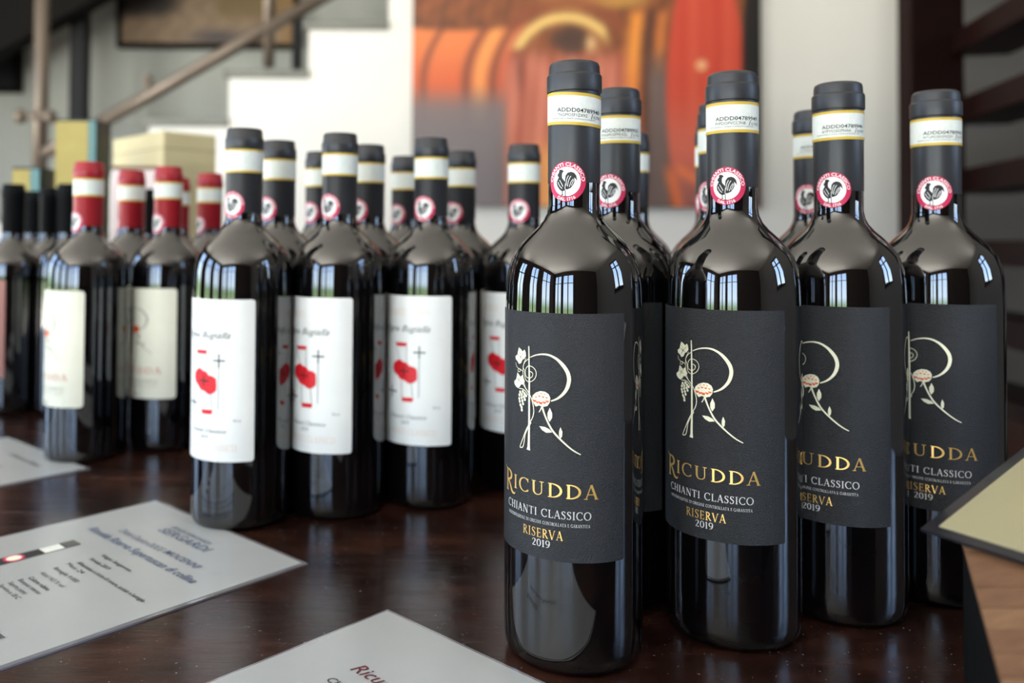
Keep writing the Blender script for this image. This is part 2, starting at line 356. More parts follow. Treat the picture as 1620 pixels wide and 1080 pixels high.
LEAVES = [[(5.5, 137.3), (6.8, 134.7), (6.8, 132.3), (5.4, 130.1), (4.3, 132.1), (4.3, 134.5)], [(-.4, 127.2), (2.9, 127.2), (5.5, 126.2), (6.8, 124.8), (3.6, 124.3), (1.3, 125.4)], [(11.2, 127.9), (12.2, 125.6), (12.0, 123.2), (11.2, 122.0), (10.4, 123.7), (10.5, 125.8)]]
def emblem_shapes():
    o = ribbon([(-7.2, 168), (-6.8, 152), (-6.8, 139.8), (-6.8, 124.5), (-7.0, 115.6), (-7.2, 113.8)], [.7, 1.0, 1.1, 1.2, 1.6, 2.4])
    o += curve(BOWL, [.4, .6, .8, 1.0, 1.3, 1.8, 2.0, 2.0, 1.9, 1.6, 1.2, .9, .6], 3) + curve(SPIRAL, .38, 3) + curve(TEND, .28, 3)
    o += curve(VINE, .5, 3) + curve([(-14.3, 144.9), (-11.4, 145), (-9.2, 144), (-7.6, 142.4)], .45, 3) + curve([(-9.2, 145.6), (-11, 150), (-11.2, 157), (-9, 161.5)], .3, 3)
    for g in GRAPES: o += disc(g[0], g[1], .82, 9)
    for p in LEAVES: o += tri(p)
    for p in (LEAF1, LEAF2): o += tri(p)
    o += curve(FSTEM, [1.1, .9, .9, 1.0, .9, .8, .7, .5], 3) + curve([(1.0, 137.6), (.2, 135.6), (-.6, 134.4)], .5, 3)
    return o
def leafveins():
    o = []
    for (x, y) in ((-13.2, 161.6), (-14.6, 149.2)):
        for dx, dy in ((2.2, 2.4), (-2.6, 1.2), (-1.4, -2.0), (1.8, -.6), (-.9, 3.2)): o += ln((x, y), (x + dx, y + dy), .2)
    return o
EMB = emblem_shapes(); VEINS = leafveins()
PETALS = []
for (x, y, r) in ((-3.4, 140.2, 1.1), (-1.6, 139.6, .9), (.4, 139.5, 1.2), (2.6, 139.9, 1.0), (4.2, 140.6, .9), (-2.4, 142.2, .6), (-.4, 142.8, .7), (1.8, 142.6, .7), (3.8, 142.4, .6), (.8, 144.2, .5), (2.6, 144.0, .45), (-1.4, 143.9, .4)):
    PETALS += [[(x - r * 1.25, y + r * .5), (x - r * .5, y - r * .75), (x + r * .5, y - r * .85), (x + r * 1.2, y + r * .35), (x + r * .3, y + r * .15)]]
# big swash R
def swash(h):
    q = ribbon([(.2, .02), (.2, .98)], .13) + arc(.26, .75, .36, .23, -90, 92) + ln((.2, .97), (.27, .97), .05)
    q += curve([(.3, .5), (.5, .3), (.66, .05), (.86, -.02), (.95, .06)], [.1, .13, .13, .08, .03], 3) + ser(.2, .02, .12)
    q += curve([(.2, .96), (.06, 1.0), (-.02, 1.12)], [.1, .07, .04], 3)
    return [[(x * h, y * h) for x, y in p] for p in q]
BRAND = place(swash(11.6), -29.0, 88.8) + place(serif('ICUDDA', 7.2, .17), -18.4, 91.7, 49.2)
LINES = place(serif('CHIANTI CLASSICO', 4.0, .12), -24.8, 81.2, 51.8) + place(serif('DENOMINAZIONE DI ORIGINE CONTROLLATA E GARANTITA', 1.6, .1), -24.0, 77.3, 50.4) + place(serif('2019', 3.6, .08), -4.4, 65.6, 10.2)
RISERVA = place(serif('RISERVA', 4.6, .14), -10.6, 70.2, 23.2)

# ------------------------------------------------------------ bottle parts (shared meshes)
def clean_prof(R, H, neck, kind):
    """dark glass body from base to just inside the capsule"""
    p = [(.006, .004), (R - .012, .0018), (R - .0065, 0), (R - .0028, .0012), (R - .0008, .0045), (R - .0002, .010), (R, .020), (R, .10), (R, .175)]
    z = [(1.0, .182), (.983, .200), (.955, .2075), (.890, .2152), (.790, .2210), (.660, .2262), (.540, .2305), (.450, .2345), (.400, .2385), (.384, .2430), (.380, .250)]
    sc = 1 if kind == 'k' else .987 * H / .3125
    for k, zz in z: p.append((max(R * k, neck) if k > .385 else neck, zz * sc))
    p.append((neck, H - .02)); return p
def cap_k(H, r, bottom):
    return [(r + .0001, bottom), (r + .00025, bottom + .0004), (r + .0003, H - .0188), (r + .0001, H - .0181), (r + .0002, H - .0172), (r + .0009, H - .0168), (r + .0011, H - .0160), (r + .0011, H - .0082),
            (r + .0008, H - .0074), (r + .0001, H - .0069), (r + .0000, H - .0062), (r - .0002, H - .0022), (r - .0008, H - .0007), (r - .0020, H), (.004, H)]
def cap_w(H, r, bottom):
    return [(r + .0001, bottom), (r + .00025, bottom + .0004), (r + .0003, H - .0170), (r + .0009, H - .0160), (r + .0010, H - .0090), (r + .0006, H - .0078), (r + .0001, H - .0070), (r - .0005, H - .0010), (r - .0012, H), (.004, H)]
def label_patch(R, hw, z0, z1, rc=0, n=56):
    """paper patch, hw half width in mm, heights in m, rounded corners rc"""
    mb = MB(); us = [-hw + 2 * hw * i / n for i in range(n + 1)]
    if rc: us = sorted(set([round(u, 3) for u in us] + [round(s * (hw - rc * (1 - sin(R_(a)))), 3) for s in (-1, 1) for a in range(0, 91, 15)]))
    top = []; bot = []; Ro = R + .0002
    for u in us:
        d = max(0, abs(u) - (hw - rc)); cut = (rc - math.sqrt(max(rc * rc - d * d, 0))) / 1000 if rc else 0
        top.append((u, z1 - cut)); bot.append((u, z0 + cut))
    P = lambda u, z, r: (r * sin(u / 1000 / Ro), -r * cos(u / 1000 / Ro), z)
    vs = []; k = len(us)
    for L, r in ((bot, Ro), (top, Ro), (bot, R - .0001), (top, R - .0001)): vs += [P(u, z, r) for u, z in L]
    fs = []
    for i in range(k - 1): fs += [(i, i + 1, k + i + 1, k + i), (2 * k + i, 2 * k + i + 1, i + 1, i), (k + i, k + i + 1, 3 * k + i + 1, 3 * k + i)]
    fs += [(2 * k, 0, k, 3 * k), (k - 1, 3 * k - 1, 4 * k - 1, 2 * k - 1)]
    return mb.add(vs, fs)
RK, HK, NK = .03787, .3225, .0142
RW, HW, NW = .03927, .3125, .0145
HR = .3020
def band_mesh(name, z0, z1, r, tilt=0, n=48):
    """paper strip glued round the capsule: white with gold borders"""
    mb = MB(); g = .0017
    for (a, b, mi) in ((z0, z0 + g, 1), (z0 + g, z1 - g, 0), (z1 - g, z1, 1)):
        vs = []; fs = []
        for z in (a, b): vs += [(r * sin(2 * pi * i / n), -r * cos(2 * pi * i / n), z + tilt * r * sin(2 * pi * i / n)) for i in range(n)]
        fs = [(i, (i + 1) % n, n + (i + 1) % n, n + i) for i in range(n)]; mb.add(vs, fs, mi)
    return mb.mesh(name, [M['strip'], M['goldp']], True)
def band_text(code, sub, z0, z1, r, tilt, turn):
    mb = MB(); zm = z0 * 1000; t = place(sans(code, 2.2, 0, .012), turn, zm + 7.0, 26.5) + place(sans(sub, 1.7), turn, zm + 4.5, 17.5) + place(sans('l', 3.0, .35, .01), 19.6 + turn, zm + 4.0) + place(sans('0,750', 1.6), 21.4 + turn, zm + 4.3, 6)
    t += place(sans('DENOMINAZIONE DI ORIGINE CONTROLLATA E GARANTITA', .7), -4 + turn, zm + 3.0, 27)
    t = [[(u, v + tilt * 1000 * r * sin(u / 1000 / r)) for u, v in p] for p in t]
    wrap(mb, t, r)
    return mb
ROO = [(330, 310), (352, 296), (372, 306), (400, 300), (440, 345), (405, 365), (395, 420), (400, 480), (470, 560), (460, 700), (470, 740), (400, 760), (340, 720), (280, 640), (265, 560), (300, 490), (320, 460), (285, 430), (295, 390), (320, 370)]
TAIL = [(470, 720), (475, 620), (465, 520), (475, 430), (520, 370), (590, 350), (660, 375), (700, 430), (725, 550), (690, 500), (660, 470), (665, 560), (640, 620), (590, 690), (520, 720)]
def seal_meshes(zc, r):
    """round crimson neck seal with a black rooster, centre height zc (m)"""
    Ro = 10.9; Ri = 8.0; z = zc * 1000
    circ = lambda rad, n=40: [[(rad * cos(2 * pi * i / n), z + rad * sin(2 * pi * i / n)) for i in range(n)]]
    a = MB(); wrap(a, circ(Ro), r, 0, 1.4)
    b = MB(); wrap(b, circ(Ri), r + .00005, 0, 1.4)
    rm = 8.5
    def bend(polys, ang, sgn):
        lo = min(p[0] for q in polys for p in q); hi = max(p[0] for q in polys for p in q); out = []
        for q in polys:
            o = []
            for x, y in q:
                rr = rm + y if sgn > 0 else rm + 1.95 - y
                t = R_(ang) - sgn * (x - (lo + hi) / 2) / (rm + .9)
                o.append((rr * cos(t), z + rr * sin(t)))
            out.append(o)
        return out
    t = MB(); w = place(sans('CHIANTI CLASSICO', 1.9, 0, .015), 0, 0, 29.5); w2 = place(sans('DAL 1716', 1.7, 0, .015), 0, 0, 10)
    wrap(t, bend(w, 90, 1) + bend(w2, 270, -1), r + .0001, 0, 1.4)
    k = MB(); cv = lambda P: [((x - 488) / 300 * Ri * .97, z + (552 - y) / 300 * Ri * .97) for x, y in P]
    sh = tri(cv(ROO)) + tri(cv(TAIL))
    for P in ([(405, 755), (405, 835)], [(470, 735), (470, 868)], [(380, 838), (430, 830)], [(440, 870), (500, 860)]): sh += ribbon(cv(P), .45)
    wrap(k, sh, r + .0001, 0, 1.4)
    fe = MB(); f2 = []
    for P in ([(490, 640), (500, 520), (540, 430)], [(520, 660), (540, 540), (590, 440)], [(560, 670), (590, 570), (640, 500)], [(600, 640), (630, 570), (650, 520)]): f2 += curve(cv(P), .3, 3)
    f2 += curve(cv([(300, 560), (340, 640), (400, 700)]), .3, 3) + curve(cv([(340, 520), (390, 600), (420, 660)]), .3, 3)
    wrap(fe, f2, r + .00015, 0, 1.4)
    return (a.mesh('neck_seal', M['pink'], True), b.mesh('seal_disc', M['white'], True), t.mesh('seal_lettering', M['white']), k.mesh('rooster_emblem', M['ink']), fe.mesh('feather_lines', M['white']))
class Kind: pass
def make_kind(R, H, neck, prof, capm, cb, st, sb, seal_z):
    K = Kind(); K.R, K.H, K.n = R, H, neck
    K.body = MB().lathe(clean_prof(R, H, neck, 'k' if prof == 'k' else 'w'), 72).mesh('glass_body', M['glass'], True)
    K.cap = MB().lathe((cap_k if prof == 'k' else cap_w)(H, neck, cb), 56).mesh('capsule', capm, True)
    K.band = band_mesh('seal_strip', sb, st, neck + .0006); K.st, K.sb = st, sb
    K.seal = seal_meshes(seal_z, neck + .0008) if seal_z else None
    return K
KK = make_kind(RK, HK, NK, 'k', M['capb'], .2550, .3040, .2862, .2555)
KW = make_kind(RW, HW, NW, 'w', M['capb'], .2445, .2953, .2765, .2505)
KR = make_kind(RW, HR, NW, 'w', M['capr'], .2360, .2848, .2665, .2400)
KD = make_kind(.0372, .2935, .0138, 'w', M['capd'], .2300, .28, .27, None)
# label prints
LK = dict(paper=label_patch(RK, 46.0, .0594, .1859, 1.0).mesh('front_label', M['labk'], 'quads'))
_r = RK + .00045
LK['emblem'] = wrap(MB(), EMB, _r).mesh('vine_letter_emblem', M['cream'])
LK['veins'] = wrap(MB(), VEINS, _r + .00004).mesh('leaf_veins', M['labk'])
fl = MB(); wrap(fl, tri(FLOWER), _r + .00003, 0); wrap(fl, PETALS, _r + .00007, 1); LK['flower'] = fl.mesh('flower_print', [M['cream'], M['orange']])
LK['brand'] = wrap(MB(), BRAND, _r).mesh('brand_lettering', M['foil'])
LK['lines'] = wrap(MB(), LINES, _r).mesh('small_lettering', M['silver'])
LK['ris'] = wrap(MB(), RISERVA, _r).mesh('reserve_lettering', M['foil'])
# white label: red hourglass print with crosses
_w = RW + .00045
LW = dict(paper=label_patch(RW, 43.0, .0535, .1770, 2.5).mesh('front_label', M['labw'], 'quads'))
art = [[(-8.3, 137.6), (4.4, 137.9), (3.9, 134.9), (-7.0, 134.6)], [(-.9, 92.3), (10.6, 92.7), (9.8, 89.2), (-.1, 89.0)]]
blob = [(-10.5, 119.4), (-7, 122.4), (-3.0, 123.7), (.5, 121.8), (3.9, 121.4), (6.6, 118.7), (10, 118.4), (13.3, 116.7), (13.8, 112), (13.6, 107.5), (10.4, 105), (6.7, 104.1), (2, 106.4), (-2.6, 107.4), (-6, 110.6), (-9.5, 112.5), (-11, 116)]
LW['art'] = wrap(MB(), art + tri(blob), _w).mesh('red_hourglass_print', M['red'])
cx = []
for (x, y, a, b) in ((15.5, 130.3, 5.2, 5.2), (1.5, 114.2, 4.8, 4.0), (-12.3, 96.6, 6.0, 4.8)):
    cx += ln((x - a, y), (x + a, y), 1.1) + ln((x, y - b), (x, y + b), 1.1)
LW['cross'] = wrap(MB(), cx, _w + .00005).mesh('cross_marks', M['ink'])
gl = []
for a, b in (((-7, 134), (-3.5, 123.7)), ((3.8, 134.8), (3.9, 122)), ((-1, 106.4), (-.6, 92.4)), ((8.6, 104.9), (9.7, 93.3)), ((15.5, 125), (15.2, 93))): gl += ln(a, b, .5)
gl += place(sans('Vigna Bugialla', 5.2, .45), -20.5, 147.2, 45) + place(sans('Chianti Classico', 3.0, .3), -14, 75.2, 36) + place(sans('2019', 2.6), -1, 70.6, 7.5) + place(sans('750 ml', 1.8), 27, 84, 6)
LW['script'] = wrap(MB(), gl, _w).mesh('grey_script', M['inkg'])
LW['pale'] = wrap(MB(), place(serif('CHIANTI', 5.5, .2), -19.6, 160.4, 22) + place(serif('DOCG', 3.4, .2), 12, 161.8, 12), _w).mesh('upper_pale_lettering', M['pale'])
LW['pale2'] = wrap(MB(), place(serif('CHIANTI CLASSICO', 5.0, .14), -18, 61.6, 48), _w).mesh('lower_pale_lettering', M['pale'])
# cream label: grey vine letter
LC = dict(paper=label_patch(RW, 46.0, .0560, .1710, 3.5).mesh('front_label', M['labc'], 'quads'))
sh = lambda P: [[(x, (y - 140) * .93 + 127) for x, y in p] for p in P]
LC['emblem'] = wrap(MB(), sh(EMB), _w).mesh('vine_letter_emblem', M['grey'])
LC['flower'] = wrap(MB(), sh(tri(FLOWER)), _w + .00004).mesh('flower_print', M['orange'])
LC['brand'] = wrap(MB(), sh(BRAND), _w).mesh('brand_lettering', mat('faded_red_print', srgb(206, 130, 110), .6))
LC['lines'] = wrap(MB(), sh(LINES), _w).mesh('small_lettering', M['grey'])
LP = dict(paper=label_patch(.0372, 32.0, .047, .170, 2).mesh('front_label', M['labp'], 'quads'))
LP['line'] = wrap(MB(), place(serif('TOSCANA', 6, .2), -20, 110, 40), .0372 + .0005).mesh('label_lettering', M['cream'])
def sharpen(me, deg):
    import bmesh
    bm = bmesh.new(); bm.from_mesh(me)
    for e in bm.edges:
        if len(e.link_faces) == 2 and e.calc_face_angle(0) > R_(deg): e.smooth = False
    bm.to_mesh(me); bm.free()
for K in (KK, KW, KR, KD): sharpen(K.cap, 38); sharpen(K.body, 50)
for L in (LK, LW, LC, LP): sharpen(L['paper'], 40)

def bottle(name, label, group, K, X, Y, lab, a_lab, a_seal, code=None, tilt=0):
    """a_lab / a_seal: turn of label and neck seal from the line of sight, degrees (positive = to the right)"""
    view = math.atan2(-X, Y)
    t = thing(name, label, 'bottle', (X, Y, TZ), 0, group)
    inst(K.body, 'glass_body', t); cp = inst(K.cap, 'capsule', t)
    rot = lambda a: view + R_(a)
    if K is not KD:
        r = K.n + .0006
        me = K.band if not tilt else band_mesh('seal_strip', K.sb, K.st, r, tilt)
        b = inst(me, 'seal_strip', t, rz=view if tilt else 0)
        if code:
            tx = inst(band_text(code[0], code[1], K.sb, K.st, r + .0001, tilt, code[2]).mesh('serial_lettering', M['ink']), 'serial_lettering', b, rz=0 if tilt else view)
    if K.seal and a_seal is not None:
        s = inst(K.seal[0], 'neck_seal', t, rz=rot(a_seal))
        for me, nm in zip(K.seal[1:], ('seal_disc', 'seal_lettering', 'rooster_emblem', 'feather_lines')): inst(me, nm, s)
    if lab:
        p = inst(lab['paper'], 'front_label', t, rz=rot(a_lab))
        for k, me in lab.items():
            if k != 'paper': inst(me, me.name.split('.')[0], p)
    return t

G1 = 'black label reserve bottles on the right'
bottle('wine_bottle', 'nearest large black label wine bottle, in sharp focus at the front of the right group', G1, KK, .0737, .4730, LK, -26.5, -16.4, ('ADDD04789940', 'TNGMOSF1ZX9Z', -9.9), -.075)
bottle('wine_bottle', 'black label wine bottle second from the left in the front row of the right group', G1, KK, .1712, .4998, LK, -24.0, -12.8, ('ADDD04789949', 'PVPDOPVCC7H8', -9.9), .0)
bottle('wine_bottle', 'black label wine bottle second from the right, label half hidden by its left neighbour', G1, KK, .2478, .5298, LK, -24.5, -13.3, ('ADDD04789946', 'AYFYIOSGPHAK', -9.7), .015)
bottle('wine_bottle', 'rightmost black label wine bottle, partly behind the cream sheet in front of dark post', G1, KK, .3240, .5555, LK, -13.0, -5.3, ('ADDD04789943', 'WTUMOSDGMZZH', -7.5), .0)
bottle('wine_bottle', 'black label wine bottle directly behind the nearest sharp bottle, right half showing', G1, KK, .1150, .5550, LK, -24, -22, ('ADDD04789952', 'RNGMOSFPKXZL', -11))
bottle('wine_bottle', 'black capped bottle third deep behind the nearest bottle, only a sliver of neck showing', G1, KK, .1755, .7800, LK, -40, -30)
bottle('wine_bottle', 'black capped bottle just behind the second front bottle, left edge of neck showing', G1, KK, .1996, .6100, LK, -40, -30)
bottle('wine_bottle', 'farthest black capped bottle behind the second front bottle, thinnest neck sliver', G1, KK, .2290, .7150, LK, -40, -30)
bottle('wine_bottle', 'black capped bottle behind the second from right, left half of its neck and seal showing', G1, KK, .2810, .6400, LK, -40, -18, ('ADDD04789951', 'KLGMOSFPWXZA', -10))
G2 = 'white label bottles in the middle'
bottle('wine_bottle', 'foremost white label bottle, leftmost of its row, standing on the printed sheet', G2, KW, -.1607, .6888, LW, -48.5, -39)
bottle('wine_bottle', 'second white label bottle from the left in the middle front row', G2, KW, -.0862, .7155, LW, -46, -40)
bottle('wine_bottle', 'third white label bottle from the left, whole label and red hourglass showing', G2, KW, -.0094, .7438, LW, -35.5, -28)
bottle('wine_bottle', 'white label bottle at right end of its row, partly hidden by the sharp black bottle', G2, KW, .0763, .7890, LW, -38, -20.5)
bottle('wine_bottle', 'black capped bottle just behind the foremost white label bottle', G2, KW, -.1480, .7700, LW, -50, -48)
bottle('wine_bottle', 'black capped bottle behind the second white label bottle, right half of its neck showing', G2, KW, -.0689, .8000, LW, -48, -45)
bottle('wine_bottle', 'black capped bottle right behind the third white label bottle, near the poster edge', G2, KW, .0190, .8500, LW, -40, -33)
bottle('wine_bottle', 'short looking black capped bottle in back row between the first two white label bottles', G2, KW, -.1244, .8650, LW, -48, -45)
bottle('wine_bottle', 'rearmost black capped bottle, left of the third white label bottle neck', G2, KW, -.0391, .9050, LW, -44, -40)
G3 = 'red capsule bottles on the left'
bottle('wine_bottle', 'leftmost red capped bottle with a cream label and no red cap before it', G3, KR, -.3666, .8800, LC, -70, -62)
bottle('wine_bottle', 'red capped bottle with cream label beside the foremost white label bottle', G3, KR, -.3000, .9300, LC, -52, -55)
bottle('wine_bottle', 'red capped bottle standing behind and between the two cream label bottles', G3, KR, -.3604, .9850, LC, -60, -100)
bottle('wine_bottle', 'red capped bottle mostly hidden behind the right cream label bottle', G3, KR, -.3426, 1.100, LC, -60, -80)
bottle('wine_bottle', 'red capped bottle nearest the white label row, only neck showing', G3, KR, -.2790, 1.020, LC, -60, -60)
G4 = 'dark capped bottles at the far left'
bottle('dark_wine_bottle', 'dark capped bottle at the left edge with a dusty pink label', G4, KD, -.5608, 1.110, LP, -61, None)
bottle('dark_wine_bottle', 'dark capped bottle under the small gold and green box', G4, KD, -.6120, 1.270, None, 0, None)
bottle('dark_wine_bottle', 'dark capped bottle in front of the tall gold and green box', G4, KD, -.5490, 1.190, None, 0, None)
bottle('dark_wine_bottle', 'dark capped bottle close left of the leftmost red capped bottle', G4, KD, -.4844, 1.100, None, 0, None)
bottle('dark_wine_bottle', 'dark grey capped bottle between two red capped necks, before the cream box', G4, KD, -.4140, 1.200, None, 0, None)

# ------------------------------------------------------------ room shell
X0, X1, Y0, Y1, HH = ROOM['x0'], ROOM['x1'], ROOM['y0'], ROOM['y1'], ROOM['h']
struct(MB().box(X0, X1, Y0, Y1, -.05, 0).build('floor', M['floor']))
struct(MB().box(X0 - .1, X1 + .1, Y0 - .1, Y1 + .1, HH, HH + .1).build('ceiling', M['ceil']))
def wall_with_windows(name, side, m):
    ws = sorted([w[1:] for w in WINS if w[0] == side]); mb = MB()
    lo, hi = (Y0, Y1) if side in ('left', 'right') else (X0, X1); th = .2
    def b(a0, a1, z0, z1):
        if a1 - a0 < 1e-4: return
        if side == 'left': mb.box(X0 - th, X0, a0, a1, z0, z1)
        elif side == 'right': mb.box(X1, X1 + th, a0, a1, z0, z1)
        else: mb.box(a0, a1, Y0 - th, Y0, z0, z1)
    a = lo
    for a0, a1, z0, z1 in ws:
        b(a, a0, 0, HH); b(a0, a1, 0, z0); b(a0, a1, z1, HH); a = a1
    b(a, hi, 0, HH)
    struct(mb.build(name, m))
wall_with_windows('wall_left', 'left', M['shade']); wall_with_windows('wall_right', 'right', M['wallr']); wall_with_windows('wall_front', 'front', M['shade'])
for i, (side, a0, a1, z0, z1) in enumerate(WINS):
    mb = MB(); f = .06
    bars = [(a0, a1, z0, z0 + f), (a0, a1, z1 - f, z1), (a0, a0 + f, z0, z1), (a1 - f, a1, z0, z1), ((a0 + a1) / 2 - .05, (a0 + a1) / 2 + .05, z0, z1), (a0, a1, z0 + (z1 - z0) * .68, z0 + (z1 - z0) * .68 + .05)]
    for (p, q, r, s) in bars:
        if side == 'left': mb.box(X0 - .1, X0 - .04, p, q, r, s)
        elif side == 'right': mb.box(X1 + .04, X1 + .1, p, q, r, s)
        else: mb.box(p, q, Y0 - .1, Y0 - .04, r, s)
    struct(mb.build('window_%d' % (i + 1), M['dwood']))
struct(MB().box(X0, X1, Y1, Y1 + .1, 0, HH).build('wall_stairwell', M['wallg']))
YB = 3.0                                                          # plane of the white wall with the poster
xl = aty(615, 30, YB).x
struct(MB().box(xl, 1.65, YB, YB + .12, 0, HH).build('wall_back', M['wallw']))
struct(MB().box(1.65, X1, YB, YB + .12, 0, HH).build('wall_back_right', M['wallr']))  # continues the back wall's plane in darker grey plaster
# staircase rising to the right beside the white wall
z1s = aty(300, 187, YB).z; rise = .1735; run = .2825
st = thing('staircase', 'white staircase with grey stone treads climbing to the right behind the bottles', 'staircase', (0, 0, 0))
mb = MB(); n0 = 9
for k in range(-n0 + 1, 3):
    xa = xl - run * (3 - k); zt = z1s + rise * k
    if zt < .05: continue
    mb.box(xa, xa + run, YB, Y1 - .03, 0, zt - .03)
mb.build('stair_side', M['wallw'], st)
for k in range(-n0 + 1, 3):
    xa = xl - run * (3 - k); zt = z1s + rise * k
    if zt < .05: continue
    MB().box(xa - .02, xa + run, YB - .012, Y1 - .03, zt - .03, zt).build('tread', M['stone'], st, bevel=.004)
# steel railing on the near side of the stairs
rl = thing('stair_railing', 'brushed steel stair railing with slanting handrail, in front of grey wall', 'railing')
YR = YB + .06
a = aty(62, 250, YR); b = aty(560, -32, YR)
a2 = aty(165, 191, YR)
MB().tube(a2, b, .024, 20).build('handrail', M['steel'], rl, 'quads')
p = aty(425, 106, YR); MB().tube((p.x, YR, p.z), (p.x, YR, p.z + .75), .021, 16).build('baluster', M['steel'], rl, 'quads')
p = aty(63, 260, YR); zst = lambda x: z1s + rise * math.floor((x - .026 - (xl - 3 * run)) / run) + .001
MB().tube((p.x, YR, zst(p.x)), (p.x, YR, 2.0), .026, 16).build('newel_post', M['steel'], rl, 'quads')
q = aty(63, 186, YR); kb = MB().tube((q.x - .05, YR - .03, q.z), (q.x + .05, YR - .03, q.z), .012); kb.sphere((q.x - .055, YR - .03, q.z), .026); kb.sphere((q.x + .05, YR - .03, q.z), .026)
kb.build('clamp_knobs', M['steel'], rl, 'quads')
q = aty(234, 132, YR); MB().tube((q.x, YR, q.z - .03), (q.x, YR - .0, q.z + .012), .014).sphere((q.x, YR, q.z + .014), .018).build('rail_bracket', M['steel'], rl, 'quads')
MB().tube(aty(165, 191, YR), (aty(63, 246, YR).x, YR, aty(63, 246, YR).z), .024, 20).build('lower_handrail', M['steel'], rl, 'quads')
for px, w, yt, yb, nm, lb in ((129, .034, -60, 187, 'iron_post', 'dark iron post left of the painting, behind the tall gold box'), (471, .022, 20, 100, 'iron_post', 'short dark iron post right of the painting under the handrail')):
    Yp = 3.75; t_ = aty(px, yt, Yp); b_ = aty(px, yb, Yp)
    k = max(0, math.floor((t_.x - (xl - 3 * run)) / run)); zb = z1s + rise * math.floor((t_.x + w + .02 - (xl - 3 * run)) / run) + .001
    o = MB().box(t_.x - w, t_.x + w, Yp - w, Yp + w, max(zb, 0.0), t_.z).build(nm, M['iron'], bevel=.004)
    tag(o, lb, 'post')
# upper flight: dark sloping beam, top left
pa = aty(-40, 108, 3.6); pb = aty(190, -16, 3.6); d = (pb - pa).normalized(); up = Vector((-d.z, 0, d.x))
ubm = MB(); e0 = pa - d * .3; e1 = pb + d * .9
vs = [e0, e1, e1 + up * .5, e0 + up * .5]; vs = [(v.x, yy, v.z) for yy in (3.56, 3.66) for v in vs]
ubm.add(vs, [(0, 1, 2, 3), (7, 6, 5, 4), (0, 4, 5, 1), (1, 5, 6, 2), (2, 6, 7, 3), (3, 7, 4, 0)])
tag(ubm.build('stair_beam', M['beam']), 'black sloping beam under the upper stair flight at top left', 'beam')
# picture grids
def picture(name, frame_m, mat_p, px0, px1, py0, py1, Y, th, fn, step, label, cat, frame=.0):
    a = aty(px0, py1, Y); b = aty(px1, py0, Y); root = thing(name, label, cat, ((a.x + b.x) / 2, Y, a.z))
    nx = int((px1 - px0) / step); ny = int((py1 - py0) / step); w = b.x - a.x; h = b.z - a.z
    vs = []; fs = []; cs = []
    for j in range(ny + 1):
        for i in range(nx + 1):
            vs.append((-w / 2 + w * i / nx, -.001, h * j / ny)); cs.append(fn(px0 + (px1 - px0) * i / nx, py1 - (py1 - py0) * j / ny))
    for j in range(ny):
        for i in range(nx): q = j * (nx + 1) + i; fs.append((q, q + 1, q + nx + 2, q + nx + 1))
    o = MB().add(vs, fs).build('canvas_print', mat_p, root); at = o.data.color_attributes.new('print', 'FLOAT_COLOR', 'POINT')
    at.data.foreach_set('color', [c for col in cs for c in (srgb(*col))])
    fm = MB().box(-w / 2 - frame, w / 2 + frame, 0, th, -frame, h + frame)
    if frame:
        for bx in ((-w / 2 - frame, -w / 2, -frame, h + frame), (w / 2, w / 2 + frame, -frame, h + frame), (-w / 2, w / 2, -frame, 0), (-w / 2, w / 2, h, h + frame)): fm.box(bx[0], bx[1], -.012, 0, bx[2], bx[3])
    fm.build('stretcher_frame', frame_m, root)
    return root
def sm(a, b, x):
    t = min(max((x - a) / (b - a), 0), 1); return t * t * (3 - 2 * t)
def mixc(a, b, t): return tuple(a[i] + (b[i] - a[i]) * t for i in range(3))
def hsh(x, y):
    return sin(x * .13 + 2.1 * sin(y * .07)) * .5 + sin(x * .31 + y * .05) * .3 + sin(y * .23 + x * .11) * .2
